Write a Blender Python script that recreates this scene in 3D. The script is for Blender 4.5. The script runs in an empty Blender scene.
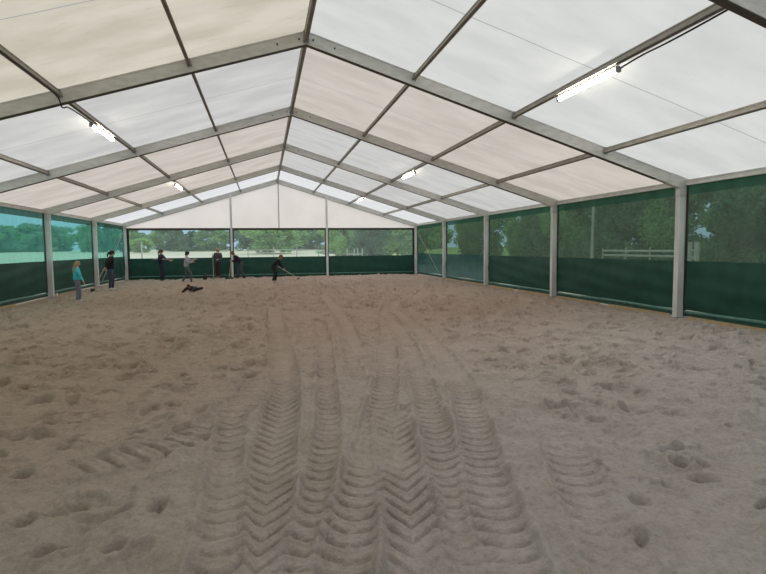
import bpy, bmesh, math, random
import numpy as np
from mathutils import Vector, Matrix, Euler

# ------------------------------------------------------------------ camera
HW, HE, HR = 7.86, 2.891, 5.291          # half width, eave height, ridge height of the frames
Y1, BAY = 9.602, 5.0                     # first full frame, frame spacing
SL = (HR - HE) / HW
ANG = math.atan(SL)
def YF(k): return Y1 + BAY * (k - 1)     # frame k stands at this depth
YG = YF(5)                               # the gable frame
S = bpy.context.scene
col = S.collection
cam_d = bpy.data.cameras.new('camera'); cam = bpy.data.objects.new('camera', cam_d); col.objects.link(cam)
cam_d.sensor_width = 36; cam_d.lens = 531.995 / 766 * 36; cam_d.clip_start = 0.05; cam_d.clip_end = 1000
yaw, pit, rol = 0.2191, 0.0737, 0.0095
Rx = Vector((math.cos(yaw), -math.sin(yaw), 0)); Fh = Vector((math.sin(yaw), math.cos(yaw), 0)); Zu = Vector((0, 0, 1))
Fw = math.cos(pit) * Fh - math.sin(pit) * Zu; Up = math.sin(pit) * Fh + math.cos(pit) * Zu
R2 = math.cos(rol) * Rx - math.sin(rol) * Up; U2 = math.sin(rol) * Rx + math.cos(rol) * Up
m = Matrix(((R2.x, U2.x, -Fw.x, -0.805), (R2.y, U2.y, -Fw.y, 0), (R2.z, U2.z, -Fw.z, 1.539), (0, 0, 0, 1)))
cam.matrix_world = m
S.camera = cam
# ------------------------------------------------------------------ exposure, overcast sky
S.view_settings.view_transform = 'Standard'; S.view_settings.look = 'None'
S.view_settings.exposure = 0.0; S.view_settings.gamma = 1.0
S.view_settings.use_curve_mapping = False
w = bpy.data.worlds.new('overcast_sky'); S.world = w; w.use_nodes = True
nt = w.node_tree; nt.nodes.clear()
out = nt.nodes.new('ShaderNodeOutputWorld'); bg = nt.nodes.new('ShaderNodeBackground')
tc = nt.nodes.new('ShaderNodeTexCoord'); sep = nt.nodes.new('ShaderNodeSeparateXYZ')
nt.links.new(tc.outputs['Generated'], sep.inputs[0])
rmp = nt.nodes.new('ShaderNodeValToRGB')
rmp.color_ramp.elements[0].position = 0.0; rmp.color_ramp.elements[0].color = (0.50, 0.66, 0.84, 1)
rmp.color_ramp.elements[1].position = 0.85; rmp.color_ramp.elements[1].color = (1.0, 0.985, 0.965, 1)
e = rmp.color_ramp.elements.new(0.25); e.color = (0.72, 0.80, 0.90, 1)
nt.links.new(sep.outputs['Z'], rmp.inputs[0])
mrs = nt.nodes.new('ShaderNodeMapRange'); mrs.inputs['From Min'].default_value = 0.05; mrs.inputs['From Max'].default_value = 0.8
mrs.inputs['To Min'].default_value = 1.0; mrs.inputs['To Max'].default_value = 1.75
nt.links.new(sep.outputs['Z'], mrs.inputs['Value'])
nz = nt.nodes.new('ShaderNodeTexNoise'); nz.inputs['Scale'].default_value = 3.0; nz.inputs['Detail'].default_value = 4
nt.links.new(tc.outputs['Generated'], nz.inputs['Vector'])
mr2 = nt.nodes.new('ShaderNodeMapRange'); mr2.inputs['To Min'].default_value = 0.85; mr2.inputs['To Max'].default_value = 1.15
nt.links.new(nz.outputs['Fac'], mr2.inputs['Value'])
mu = nt.nodes.new('ShaderNodeMath'); mu.operation = 'MULTIPLY'
nt.links.new(mrs.outputs[0], mu.inputs[0]); nt.links.new(mr2.outputs[0], mu.inputs[1])
nt.links.new(rmp.outputs[0], bg.inputs['Color']); nt.links.new(mu.outputs[0], bg.inputs['Strength'])
nt.links.new(bg.outputs[0], out.inputs[0])

rng = random.Random(7)
# ------------------------------------------------------------------ materials
def new_mat(name):
    mt = bpy.data.materials.new(name); mt.use_nodes = True
    t = mt.node_tree; t.nodes.clear()
    o = t.nodes.new('ShaderNodeOutputMaterial')
    return mt, t, o
def noise_col(t, c1, c2, scale, detail=4, lo=.35, hi=.65, coord='Object', stretch=None):
    tcn = t.nodes.new('ShaderNodeTexCoord'); v = tcn.outputs[coord]
    if stretch:
        mp = t.nodes.new('ShaderNodeMapping'); mp.inputs['Scale'].default_value = stretch
        t.links.new(v, mp.inputs[0]); v = mp.outputs[0]
    n = t.nodes.new('ShaderNodeTexNoise'); n.inputs['Scale'].default_value = scale; n.inputs['Detail'].default_value = detail
    t.links.new(v, n.inputs['Vector'])
    r = t.nodes.new('ShaderNodeMapRange'); r.inputs['From Min'].default_value = lo; r.inputs['From Max'].default_value = hi
    t.links.new(n.outputs['Fac'], r.inputs['Value'])
    mx = t.nodes.new('ShaderNodeMix'); mx.data_type = 'RGBA'
    mx.inputs['A'].default_value = (*c1, 1); mx.inputs['B'].default_value = (*c2, 1)
    t.links.new(r.outputs[0], mx.inputs['Factor'])
    return mx.outputs['Result'], n
def pbr(name, c1, c2=None, rough=.6, metal=0., scale=8, bump=0., spec=.5, stretch=None):
    mt, t, o = new_mat(name)
    b = t.nodes.new('ShaderNodeBsdfPrincipled'); b.inputs['Roughness'].default_value = rough
    b.inputs['Metallic'].default_value = metal; b.inputs['Specular IOR Level'].default_value = spec
    c, n = noise_col(t, c1, c2 or tuple(x * .85 for x in c1), scale, stretch=stretch)
    t.links.new(c, b.inputs['Base Color'])
    if bump:
        bp = t.nodes.new('ShaderNodeBump'); bp.inputs['Strength'].default_value = bump; bp.inputs['Distance'].default_value = .01
        t.links.new(n.outputs['Fac'], bp.inputs['Height']); t.links.new(bp.outputs[0], b.inputs['Normal'])
    t.links.new(b.outputs[0], o.inputs[0]); return mt
def emis(name, c, s):
    mt, t, o = new_mat(name); b = t.nodes.new('ShaderNodeEmission'); b.inputs[0].default_value = (*c, 1); b.inputs[1].default_value = s
    t.links.new(b.outputs[0], o.inputs[0]); return mt
def fabric(name, c1, c2, stain, trans=.8):
    """coated tent cloth that lets daylight through; stains and a lap seam across the middle of the sheet"""
    mt, t, o = new_mat(name)
    c, n = noise_col(t, c1, c2, .8, 7, .36, .64, stretch=(1, 2.2, 1))
    tcn = t.nodes.new('ShaderNodeTexCoord')
    mp = t.nodes.new('ShaderNodeMapping'); mp.inputs['Scale'].default_value = (1.0, 3.5, 1); t.links.new(tcn.outputs['Object'], mp.inputs[0])
    n2 = t.nodes.new('ShaderNodeTexNoise'); n2.inputs['Scale'].default_value = 2.6; n2.inputs['Detail'].default_value = 8; n2.inputs['Roughness'].default_value = .7
    t.links.new(mp.outputs[0], n2.inputs['Vector'])
    r = t.nodes.new('ShaderNodeMapRange'); r.inputs['From Min'].default_value = .58; r.inputs['From Max'].default_value = .75; r.inputs['To Max'].default_value = stain
    t.links.new(n2.outputs['Fac'], r.inputs['Value'])
    mx = t.nodes.new('ShaderNodeMix'); mx.data_type = 'RGBA'; t.links.new(c, mx.inputs['A']); mx.inputs['B'].default_value = (.36, .27, .17, 1)
    t.links.new(r.outputs[0], mx.inputs['Factor'])
    # lap seam: doubled cloth along the local line y = 0
    sp = t.nodes.new('ShaderNodeSeparateXYZ'); t.links.new(tcn.outputs['Object'], sp.inputs[0])
    ab = t.nodes.new('ShaderNodeMath'); ab.operation = 'ABSOLUTE'; t.links.new(sp.outputs['Y'], ab.inputs[0])
    ls = t.nodes.new('ShaderNodeMath'); ls.operation = 'LESS_THAN'; ls.inputs[1].default_value = .011; t.links.new(ab.outputs[0], ls.inputs[0])
    m2 = t.nodes.new('ShaderNodeMix'); m2.data_type = 'RGBA'; t.links.new(mx.outputs['Result'], m2.inputs['A'])
    m2.inputs['B'].default_value = (.33, .33, .33, 1); t.links.new(ls.outputs[0], m2.inputs['Factor'])
    tr = t.nodes.new('ShaderNodeBsdfTranslucent'); df = t.nodes.new('ShaderNodeBsdfDiffuse')
    t.links.new(m2.outputs['Result'], tr.inputs[0]); t.links.new(m2.outputs['Result'], df.inputs[0])
    ms = t.nodes.new('ShaderNodeMixShader'); ms.inputs[0].default_value = trans
    t.links.new(df.outputs[0], ms.inputs[1]); t.links.new(tr.outputs[0], ms.inputs[2]); t.links.new(ms.outputs[0], o.inputs[0])
    return mt
def net(name, tint, body, op, trl=.5):
    """open weave or clear sheet: part of the light passes straight through, tinted"""
    mt, t, o = new_mat(name)
    tp = t.nodes.new('ShaderNodeBsdfTransparent'); tp.inputs[0].default_value = (*tint, 1)
    df = t.nodes.new('ShaderNodeBsdfDiffuse'); tl = t.nodes.new('ShaderNodeBsdfTranslucent')
    c, n = noise_col(t, body, tuple(x * .75 for x in body), 2.5)
    t.links.new(c, df.inputs[0]); t.links.new(c, tl.inputs[0])
    m1 = t.nodes.new('ShaderNodeMixShader'); m1.inputs[0].default_value = trl
    t.links.new(df.outputs[0], m1.inputs[1]); t.links.new(tl.outputs[0], m1.inputs[2])
    m2 = t.nodes.new('ShaderNodeMixShader'); m2.inputs[0].default_value = op
    t.links.new(tp.outputs[0], m2.inputs[1]); t.links.new(m1.outputs[0], m2.inputs[2]); t.links.new(m2.outputs[0], o.inputs[0])
    return mt
def leafmat(name, c1, c2):
    mt, t, o = new_mat(name)
    c, n = noise_col(t, c1, c2, .7, 5, .35, .65)
    df = t.nodes.new('ShaderNodeBsdfDiffuse'); tl = t.nodes.new('ShaderNodeBsdfTranslucent')
    t.links.new(c, df.inputs[0]); t.links.new(c, tl.inputs[0])
    ms = t.nodes.new('ShaderNodeMixShader'); ms.inputs[0].default_value = .35
    t.links.new(df.outputs[0], ms.inputs[1]); t.links.new(tl.outputs[0], ms.inputs[2]); t.links.new(ms.outputs[0], o.inputs[0]); return mt

M = {}
M['alu'] = pbr('aluminium_frame', (.66, .655, .63), (.55, .545, .52), .5, .1, 5, stretch=(1, 1, 3))
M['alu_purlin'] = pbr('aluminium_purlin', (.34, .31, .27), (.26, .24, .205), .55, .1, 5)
M['post_alu'] = pbr('aluminium_post', (.78, .78, .79), (.66, .65, .64), .5, .05, 4, stretch=(1, 1, .4))
M['shade_strip'] = pbr('brown_shade_strip', (.11, .095, .08), rough=.8)  # brown that stands for the shade on the rafter undersides
M['steel'] = pbr('galvanised_steel', (.33, .33, .32), (.25, .25, .25), .5, .4, 20)
M['dark'] = pbr('black_keder', (.02, .022, .02), rough=.7)
M['bolt'] = pbr('dark_bolt', (.06, .05, .045), rough=.5, metal=.4)
M['fab_white'] = fabric('roof_cloth_white', (.61, .61, .59), (.54, .545, .53), .18)
M['fab_beige'] = fabric('roof_cloth_yellowed', (.57, .535, .45), (.47, .435, .355), .45)
M['fab_grey'] = fabric('roof_cloth_grey', (.545, .54, .52), (.47, .465, .455), .2)
M['fab_pink'] = fabric('roof_cloth_dusty', (.55, .505, .455), (.475, .43, .385), .25)
M['fab_new'] = fabric('roof_cloth_bright', (.68, .68, .68), (.63, .635, .65), .03)
M['gable'] = fabric('gable_cloth', (.98, .91, .90), (.92, .85, .84), .05, .72)
M['gable_seamless'] = M['gable']
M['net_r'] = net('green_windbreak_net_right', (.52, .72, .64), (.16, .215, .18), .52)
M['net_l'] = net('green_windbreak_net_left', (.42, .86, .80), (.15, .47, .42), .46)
M['clear'] = net('clear_gable_film', (.82, .96, .95), (.52, .62, .62), .27)
M['pvc'] = pbr('dark_green_sheet', (.022, .085, .062), (.017, .066, .050), .55, 0, 3, bump=.1, spec=.2)
M['pvc_muted'] = net('muted_blue_green_sheet', (.3, .42, .42), (.045, .105, .115), .84)  # bluer, slightly see-through sheet for the last right bays
M['band'] = net('green_top_band', (.25, .45, .38), (.055, .13, .095), .85)
M['sleeve'] = pbr('green_sleeve', (.10, .24, .19), (.07, .18, .15), .4, 0, 6)
M['wood'] = pbr('pale_timber', (.52, .37, .19), (.40, .29, .16), .8, 0, 6)
M['white_pl'] = pbr('white_plastic', (.75, .75, .75), rough=.4)
M['tube'] = emis('lit_tube', (1., .95, .80), 62.0)
M['cable'] = pbr('black_cable', (.03, .03, .03), rough=.6)

def obj(name, me, mats, parent=None, loc=None):
    if isinstance(me, bmesh.types.BMesh):
        d = bpy.data.meshes.new(name); me.to_mesh(d); me.free(); me = d
    for mt in (mats if isinstance(mats, (list, tuple)) else [mats]): me.materials.append(mt)
    o = bpy.data.objects.new(name, me); col.objects.link(o)
    if parent: o.parent = parent
    if loc: o.location = loc
    return o
def empty(name, label, cat, loc=(0, 0, 0), group=None, rz=0):
    o = bpy.data.objects.new(name, None); col.objects.link(o); o.location = loc; o.rotation_euler = (0, 0, rz); o.empty_display_size = .2
    o['label'] = label; o['category'] = cat
    if group: o['group'] = group
    return o
def tag(o, label, cat, group=None, kind=None):
    o['label'] = label; o['category'] = cat
    if group: o['group'] = group
    if kind: o['kind'] = kind
    return o
def struct(o): o['kind'] = 'structure'; return o
def box(bm, c, s, rot=None, bevel=0):
    mt = Matrix.Translation(c) @ (rot.to_4x4() if rot else Matrix()) @ Matrix.Diagonal((*s, 1))
    r = bmesh.ops.create_cube(bm, size=1, matrix=mt)
    if bevel:
        es = list({e for v in r['verts'] for e in v.link_edges})
        bmesh.ops.bevel(bm, geom=es, offset=bevel, segments=2, affect='EDGES', profile=.5)
def tube(bm, a, b, r, seg=8, r2=None):
    a, b = Vector(a), Vector(b); d = b - a
    q = d.to_track_quat('Z', 'Y').to_matrix().to_4x4()
    bmesh.ops.create_cone(bm, cap_ends=True, segments=seg, radius1=r, radius2=r if r2 is None else r2, depth=d.length, matrix=Matrix.Translation((a + b) / 2) @ q)
def B(): return bmesh.new()
def extrude_profile(bm, prof, a, b, u, v, cuta=None, cutb=None):
    """sweep the closed profile [(pu,pv)] from a to b; cut planes given as (point, normal)"""
    a, b, u, v = map(Vector, (a, b, u, v)); d = (b - a).normalized()
    def ring(p, cut):
        vs = []
        for pu, pv in prof:
            q = p + u * pu + v * pv
            if cut:
                t = (Vector(cut[0]) - q).dot(Vector(cut[1])) / d.dot(Vector(cut[1])); q = q + d * t
            vs.append(bm.verts.new(q))
        return vs
    A, C = ring(a, cuta), ring(b, cutb); n = len(prof)
    for i in range(n): bm.faces.new((A[i], A[(i + 1) % n], C[(i + 1) % n], C[i]))
    bm.faces.new(A[::-1]); bm.faces.new(C)
    bmesh.ops.recalc_face_normals(bm, faces=bm.faces)
# aluminium extrusion with a keder groove in each narrow face and a shallow channel in the wide ones; u across (thin), v down (deep)
def alu_profile(t, h, g=.012):
    a, f = t / 2, .02
    return [(-a, 0), (-g, 0), (-g, -.012), (g, -.012), (g, 0), (a, 0), (a, -f), (a - .008, -f - .006), (a - .008, -h + f + .006), (a, -h + f), (a, -h),
            (g, -h), (g, -h + .012), (-g, -h + .012), (-g, -h), (-a, -h), (-a, -h + f), (-a + .008, -h + f + .006), (-a + .008, -f - .006), (-a, -f)]

# ------------------------------------------------------------------ the sand floor: a height field
def vnoise(x, y, seed):
    """smooth value noise, vectorised"""
    xi = np.floor(x).astype(np.int64); yi = np.floor(y).astype(np.int64); fx = x - xi; fy = y - yi
    fx = fx * fx * fx * (fx * (fx * 6 - 15) + 10); fy = fy * fy * fy * (fy * (fy * 6 - 15) + 10)
    def h(a, b):
        n = (a * 374761393 + b * 668265263 + seed * 1442695041) & 0xffffffff
        n = ((n ^ (n >> 13)) * 1274126177) & 0xffffffff
        return ((n ^ (n >> 16)) & 0xffff) / 65535.
    return (h(xi, yi) * (1 - fx) + h(xi + 1, yi) * fx) * (1 - fy) + (h(xi, yi + 1) * (1 - fx) + h(xi + 1, yi + 1) * fx) * fy - .5
TRACKS = [  # centre line, width, lug pitch, chevron slope, depth, lug height, start fade
 ([(-.57, 14.5), (-.61, 11.68), (-.59, 8.16), (-.6, 6.52), (-.68, 5.09), (-.78, 4.07), (-.82, 3.39), (-.86, 2.8), (-.9, 2.38), (-.95, 1.6)], .36, .14, .55, .030, .026, 9),
 ([(.3, 11.5), (.16, 8.86), (-.01, 7.25), (-.21, 5.31), (-.31, 4.41), (-.45, 3.61), (-.53, 3.18), (-.59, 2.83), (-.68, 2.33), (-.8, 1.6)], .22, .145, .2, .034, .026, 8.5),
 ([(1.7, 11), (1.3, 9.07), (.97, 7.73), (.55, 5.96), (.24, 4.85), (.02, 4.09), (-.21, 3.39), (-.34, 2.88), (-.51, 2.29), (-.7, 1.6)], .30, .14, .3, .026, .022, 7.8),
 ([(2.6, 14.5), (1.99, 12.38), (1.64, 9.57), (1.23, 7.27), (.89, 5.63), (.69, 4.73), (.52, 3.96), (.38, 3.41), (.28, 2.98), (.18, 2.54), (.0, 1.6)], .27, .14, .25, .028, .024, 9),
 ([(.35, 4.9), (.2, 4.04), (.09, 3.48), (.05, 3.17), (-.05, 2.73), (-.11, 2.43), (-.3, 1.6)], .32, .15, .65, .026, .028, 4.2),
 ([(2.9, 15), (2.32, 12.7), (1.93, 8.9), (1.61, 6.82), (1.37, 5.65), (1.1, 4.8), (.93, 4.23), (.72, 3.6), (.56, 3.05), (.43, 2.59), (.2, 1.6)], .30, .14, .2, .032, .026, 9.5),
 ([(.55, 11.5), (.44, 9.32), (.36, 7.74), (.3, 6.67), (.24, 5.8)], .2, .15, .5, .022, .024, 9),
 ([(-.8, 6.4), (-1.03, 5.34), (-1.21, 4.86), (-1.43, 4.5), (-1.69, 4.26), (-1.93, 4.08), (-2.3, 3.85)], .40, .17, -.1, .012, .032, 99),
 ([(-1.12, 5.2), (-1.12, 4.75), (-1.11, 4.15), (-1.09, 3.6), (-1.08, 3.06), (-1.07, 2.42), (-1.07, 1.6)], .24, .16, .3, .016, .026, 5.2),
 ([(-2.12, 3.69), (-2.43, 3.61), (-2.72, 3.56), (-3.2, 3.5)], .24, .075, .3, .008, .014, 99),
 ([(1.1, 18), (1.02, 15.77), (.86, 11.24), (.6, 8.74), (.5, 7.5)], .3, .15, .3, .03, .01, 8),
 ([(1.46, 3.73), (1.16, 3.05), (1.0, 2.56), (.86, 2.2), (.7, 1.6)], .34, .15, .3, .004, .014, 99)]
def build_sand():
    ys = [2.0]
    while ys[-1] < YG + .35: ys.append(ys[-1] + (max(.0075, .0015 * ys[-1]) if ys[-1] < 12 else .0042 * ys[-1]))
    yb = [2.0]
    while yb[-1] > -10.6: yb.append(yb[-1] - min(.3, .012 + .06 * (2.0 - yb[-1])))
    ys = np.array(sorted(set(yb[1:] + ys)))
    n = 760; t = np.linspace(-1, 1, n); a = math.asinh(8.2 / 2.0)
    xs = 2.0 * np.sinh(t * a)
    X, Y = np.meshgrid(xs, ys); Z = np.zeros_like(X)
    far = np.clip((Y - 4) / 10, 0, 1)
    # soft undulation and trampled lumps
    Z += .05 * vnoise(X * .35, Y * .35, 1) + .035 * vnoise(X * .9, Y * .9, 2)
    rough = .6 + .8 * (vnoise(X * .5, Y * .5, 3) + .5)
    wx = X + .15 * vnoise(X * 2, Y * 2, 21); wy = Y + .15 * vnoise(X * 2, Y * 2, 22)
    lum = .042 * vnoise(wx * 2.6, wy * 3.0, 4) + .034 * vnoise(wx * 5.3, wy * 6, 5) + .020 * vnoise(wx * 10, wy * 11, 6) + .017 * vnoise(wx * 19, wy * 21, 7) + .009 * vnoise(X * 41, Y * 41, 8)
    Z += 1.35 * lum * rough
    # hoof and shoe prints
    r = np.random.RandomState(5)
    prints = []
    while len(prints) < 4800:
        px, py = r.uniform(-7.6, 7.6), r.uniform(1.8, YG - .5)
        onpath = abs(px - (.35 + .12 * (py - 5))) < 1.5 and py < 13
        if onpath and r.rand() < .93: continue
        if py < 4.2 and r.rand() < .55: continue
        if px < -1 and r.rand() < .15: continue
        prints.append((px, py, r.uniform(.035, .07), r.uniform(.055, .12), r.normal(1.57, .9), (r.uniform(.025, .05) + .05 * r.rand() ** 2) * (1 if py < 6 else 1.45)))
    for q in [(-2.76, 5.52, .06, .08, 1.2, .06), (-2.4, 4.52, .06, .08, 0, .055), (-2.21, 4.6, .05, .07, .5, .05), (1.38, 2.71, .05, .06, 0, .04), (1.05, 2.35, .07, .09, .6, .05), (1.08, 2.33, .05, .04, .6, .04),
              (1.44, 3.16, .06, .05, .8, .045), (1.69, 2.8, .05, .07, 0, .05), (1.66, 2.86, .04, .07, 0, .04), (2.17, 3.09, .05, .05, 0, .05), (2.02, 3.13, .05, .06, 0, .045), (1.45, 3.5, .1, .08, 0, .04),
              (-3.3, 5.0, .07, .09, 0, .05), (-3.0, 5.9, .07, .1, 1, .05), (-1.9, 3.5, .05, .14, 1.2, .035), (-1.75, 3.25, .06, .16, 1.3, .04), (2.3, 4.6, .05, .09, .3, .05), (2.5, 5.3, .05, .09, .5, .05)]: prints.append(q)
    for px, py, ra, rb, th, dp in prints:
        i0, i1 = np.searchsorted(ys, [py - .3, py + .3]); j0, j1 = np.searchsorted(xs, [px - .3, px + .3])
        if i1 <= i0 or j1 <= j0: continue
        dx = X[i0:i1, j0:j1] - px; dy = Y[i0:i1, j0:j1] - py
        u = (dx * math.cos(th) + dy * math.sin(th)) / ra; v = (-dx * math.sin(th) + dy * math.cos(th)) / rb
        d = np.sqrt(u * u + v * v)
        Z[i0:i1, j0:j1] += -dp * np.exp(-(d ** 6.0)) * (1 + .35 * np.clip(v, -1, 1)) + dp * .30 * np.exp(-((d - 1.5) / .4) ** 2)
    # tyre tracks
    keep = np.ones_like(Z); add = np.zeros_like(Z)
    for pts, wd, pitch, k, dep, lug, fade in TRACKS:
        P = np.array(pts); seg = np.linalg.norm(np.diff(P, axis=0), axis=1); L = np.concatenate([[0], np.cumsum(seg)])
        tt = np.arange(0, L[-1], .02); cx = np.interp(tt, L, P[:, 0]); cy = np.interp(tt, L, P[:, 1])
        ker = np.ones(31) / 31; pad = lambda q: np.convolve(np.concatenate([2 * q[0] - q[15:0:-1], q, 2 * q[-1] - q[-2:-17:-1]]), ker, 'valid')
        cx, cy = pad(cx), pad(cy)
        tx = np.gradient(cx); ty = np.gradient(cy); nn = np.hypot(tx, ty); tx /= nn; ty /= nn
        i0, i1 = np.searchsorted(ys, [cy.min() - .1, cy.max() + .1])
        for i in range(i0, i1):
            y = ys[i]
            near = np.abs(cy - y) < .45
            if not near.any(): continue
            cxx, cyy, ttt, txx, tyy = cx[near], cy[near], tt[near], tx[near], ty[near]
            j0, j1 = np.searchsorted(xs, [cxx.min() - wd, cxx.max() + wd])
            xx = xs[j0:j1]
            D = (xx[:, None] - cxx[None]) ** 2 + (y - cyy[None]) ** 2
            b = D.argmin(1); d = np.sqrt(D[np.arange(len(b)), b])
            u = (xx - cxx[b]) * -tyy[b] + (y - cyy[b]) * txx[b]; s = ttt[b]
            endf = np.clip(np.minimum(s, ttt[b] * 0 + L[-1] - s) / .25, 0, 1)
            h = wd / 2
            edge = 1 / (1 + np.exp((d - h * .93) / .010))
            ph = (s + 1.9 * k * np.abs(u) * (1 if k > .4 else np.abs(u) / h) + (pitch * .35 if k < .4 else 0) * (u > 0) * 0 + .02 * vnoise(xx * 6, np.full_like(xx, y * 6), 31)) / pitch
            f = ph - np.floor(ph)
            saw = .95 - np.exp(-((f - .55) / np.clip(.12 + .10 * np.abs(u / h), .1, .3)) ** 2) * 1.15 + .25 * (f - .5)
            lugm = np.clip((fade + 4.5 - y) / 4.0, .0, 1) * (.78 + .22 * min(1, max(0, (y - 2.6) / 1.6))) * np.clip(.75 + 1.4 * vnoise(xx * 1.7, np.full_like(xx, y * 1.3), 32), .25, 1.15) if fade < 50 else np.clip(.8 + 1.2 * vnoise(xx * 2, np.full_like(xx, y * 2), 33), .3, 1.1)
            lg = lug * (saw - .5) * lugm * (.5 + .85 * np.abs(u / h)) 
            prof = -.95 * dep + 1.75 * lg
            row = edge * endf
            # a track laid later presses out what was there
            keep[i, j0:j1] *= 1 - .84 * row
            add[i, j0:j1] = add[i, j0:j1] * (1 - .8 * row) + prof * row + .022 * np.exp(-((d - h - .02) / .028) ** 2) * endf * (.1 + 2.0 * (vnoise(xx * 5, np.full_like(xx, y * 5), 34) + .5)) * (1 - row)
    Z = Z * keep + add
    # sand settles lower and level along the walls
    edgew = np.clip((np.abs(X) - 7.2) / .5, 0, 1); Z = Z * (1 - .6 * edgew)
    ny, nx = X.shape
    co = np.stack([X, Y, Z], -1).reshape(-1, 3).astype(np.float32)
    idx = np.arange(ny * nx).reshape(ny, nx)
    q = np.stack([idx[:-1, :-1], idx[:-1, 1:], idx[1:, 1:], idx[1:, :-1]], -1).reshape(-1, 4)
    me = bpy.data.meshes.new('floor'); me.vertices.add(len(co)); me.vertices.foreach_set('co', co.ravel())
    me.loops.add(q.size); me.loops.foreach_set('vertex_index', q.ravel().astype(np.int32))
    me.polygons.add(len(q)); me.polygons.foreach_set('loop_start', np.arange(0, q.size, 4, dtype=np.int32)); me.polygons.foreach_set('loop_total', np.full(len(q), 4, dtype=np.int32))
    me.polygons.foreach_set('use_smooth', np.ones(len(q), dtype=bool)); me.update(); me.validate()
    def height(x, y):
        i = min(max(np.searchsorted(ys, y), 1), ny - 1); j = min(max(np.searchsorted(xs, x), 1), nx - 1)
        return float(Z[i - 1:i + 1, j - 1:j + 1].mean())
    return me, height
sand_me, GH = build_sand()
def sand_mat():
    mt, t, o = new_mat('riding_sand')
    N = t.nodes.new; Lk = t.links.new
    tcn = N('ShaderNodeTexCoord'); P = tcn.outputs['Object']
    b = N('ShaderNodeBsdfPrincipled'); b.inputs['Roughness'].default_value = .95; b.inputs['Specular IOR Level'].default_value = .12
    def noise(sc, det, lo, hi, rough=.5):
        n = N('ShaderNodeTexNoise'); n.inputs['Scale'].default_value = sc; n.inputs['Detail'].default_value = det; n.inputs['Roughness'].default_value = rough; Lk(P, n.inputs['Vector'])
        r = N('ShaderNodeMapRange'); r.inputs['From Min'].default_value = lo; r.inputs['From Max'].default_value = hi; Lk(n.outputs['Fac'], r.inputs['Value']); return r.outputs[0], n.outputs['Fac']
    def mix(f, a, c):
        x = N('ShaderNodeMix'); x.data_type = 'RGBA'; Lk(f, x.inputs['Factor'])
        for s, v in (('A', a), ('B', c)):
            if isinstance(v, tuple): x.inputs[s].default_value = (*v, 1)
            else: Lk(v, x.inputs[s])
        return x.outputs['Result']
    # grey sand near the camera passes into brown sand further in
    sp = N('ShaderNodeSeparateXYZ'); Lk(P, sp.inputs[0])
    big, bigr = noise(.5, 4, .3, .7)
    ad = N('ShaderNodeMath'); ad.operation = 'MULTIPLY_ADD'; Lk(bigr, ad.inputs[0]); ad.inputs[1].default_value = 4.; Lk(sp.outputs['Y'], ad.inputs[2])
    sx = N('ShaderNodeMath'); sx.operation = 'MULTIPLY_ADD'; Lk(sp.outputs['X'], sx.inputs[0]); sx.inputs[1].default_value = -.55; Lk(ad.outputs[0], sx.inputs[2])
    mr = N('ShaderNodeMapRange'); mr.inputs['From Min'].default_value = 4.; mr.inputs['From Max'].default_value = 12.; Lk(sx.outputs[0], mr.inputs['Value'])
    c = mix(mr.outputs[0], (.50, .455, .437), (.47, .345, .275))
    # left side duller ochre
    ml = N('ShaderNodeMapRange'); ml.inputs['From Min'].default_value = .5; ml.inputs['From Max'].default_value = -3.; Lk(sp.outputs['X'], ml.inputs['Value'])
    lf = N('ShaderNodeMath'); lf.operation = 'MULTIPLY'; lf.inputs[1].default_value = .5; Lk(ml.outputs[0], lf.inputs[0])
    c = mix(lf.outputs[0], c, (.365, .295, .21))
    f1, _ = noise(3.2, 6, .35, .68, .6); g = N('ShaderNodeMath'); g.operation = 'MULTIPLY'; g.inputs[1].default_value = .35; Lk(f1, g.inputs[0])
    c = mix(g.outputs[0], c, (.26, .205, .16))
    f2, r2 = noise(26, 6, .44, .66, .75); g2 = N('ShaderNodeMath'); g2.operation = 'MULTIPLY'; g2.inputs[1].default_value = .42; Lk(f2, g2.inputs[0])
    c = mix(g2.outputs[0], c, (.23, .19, .16))
    f4, _ = noise(75, 4, .5, .68, .7); g4 = N('ShaderNodeMath'); g4.operation = 'MULTIPLY'; g4.inputs[1].default_value = .32; Lk(f4, g4.inputs[0])
    c = mix(g4.outputs[0], c, (.62, .56, .50))
    Lk(c, b.inputs['Base Color'])
    n3 = N('ShaderNodeTexNoise'); n3.inputs['Scale'].default_value = 30; n3.inputs['Detail'].default_value = 8; n3.inputs['Roughness'].default_value = .72; Lk(P, n3.inputs['Vector'])
    bp = N('ShaderNodeBump'); bp.inputs['Strength'].default_value = .9; bp.inputs['Distance'].default_value = .022; Lk(n3.outputs['Fac'], bp.inputs['Height'])
    Lk(bp.outputs[0], b.inputs['Normal']); Lk(b.outputs[0], o.inputs[0]); return mt
floor = struct(obj('floor', sand_me, sand_mat()))

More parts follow.
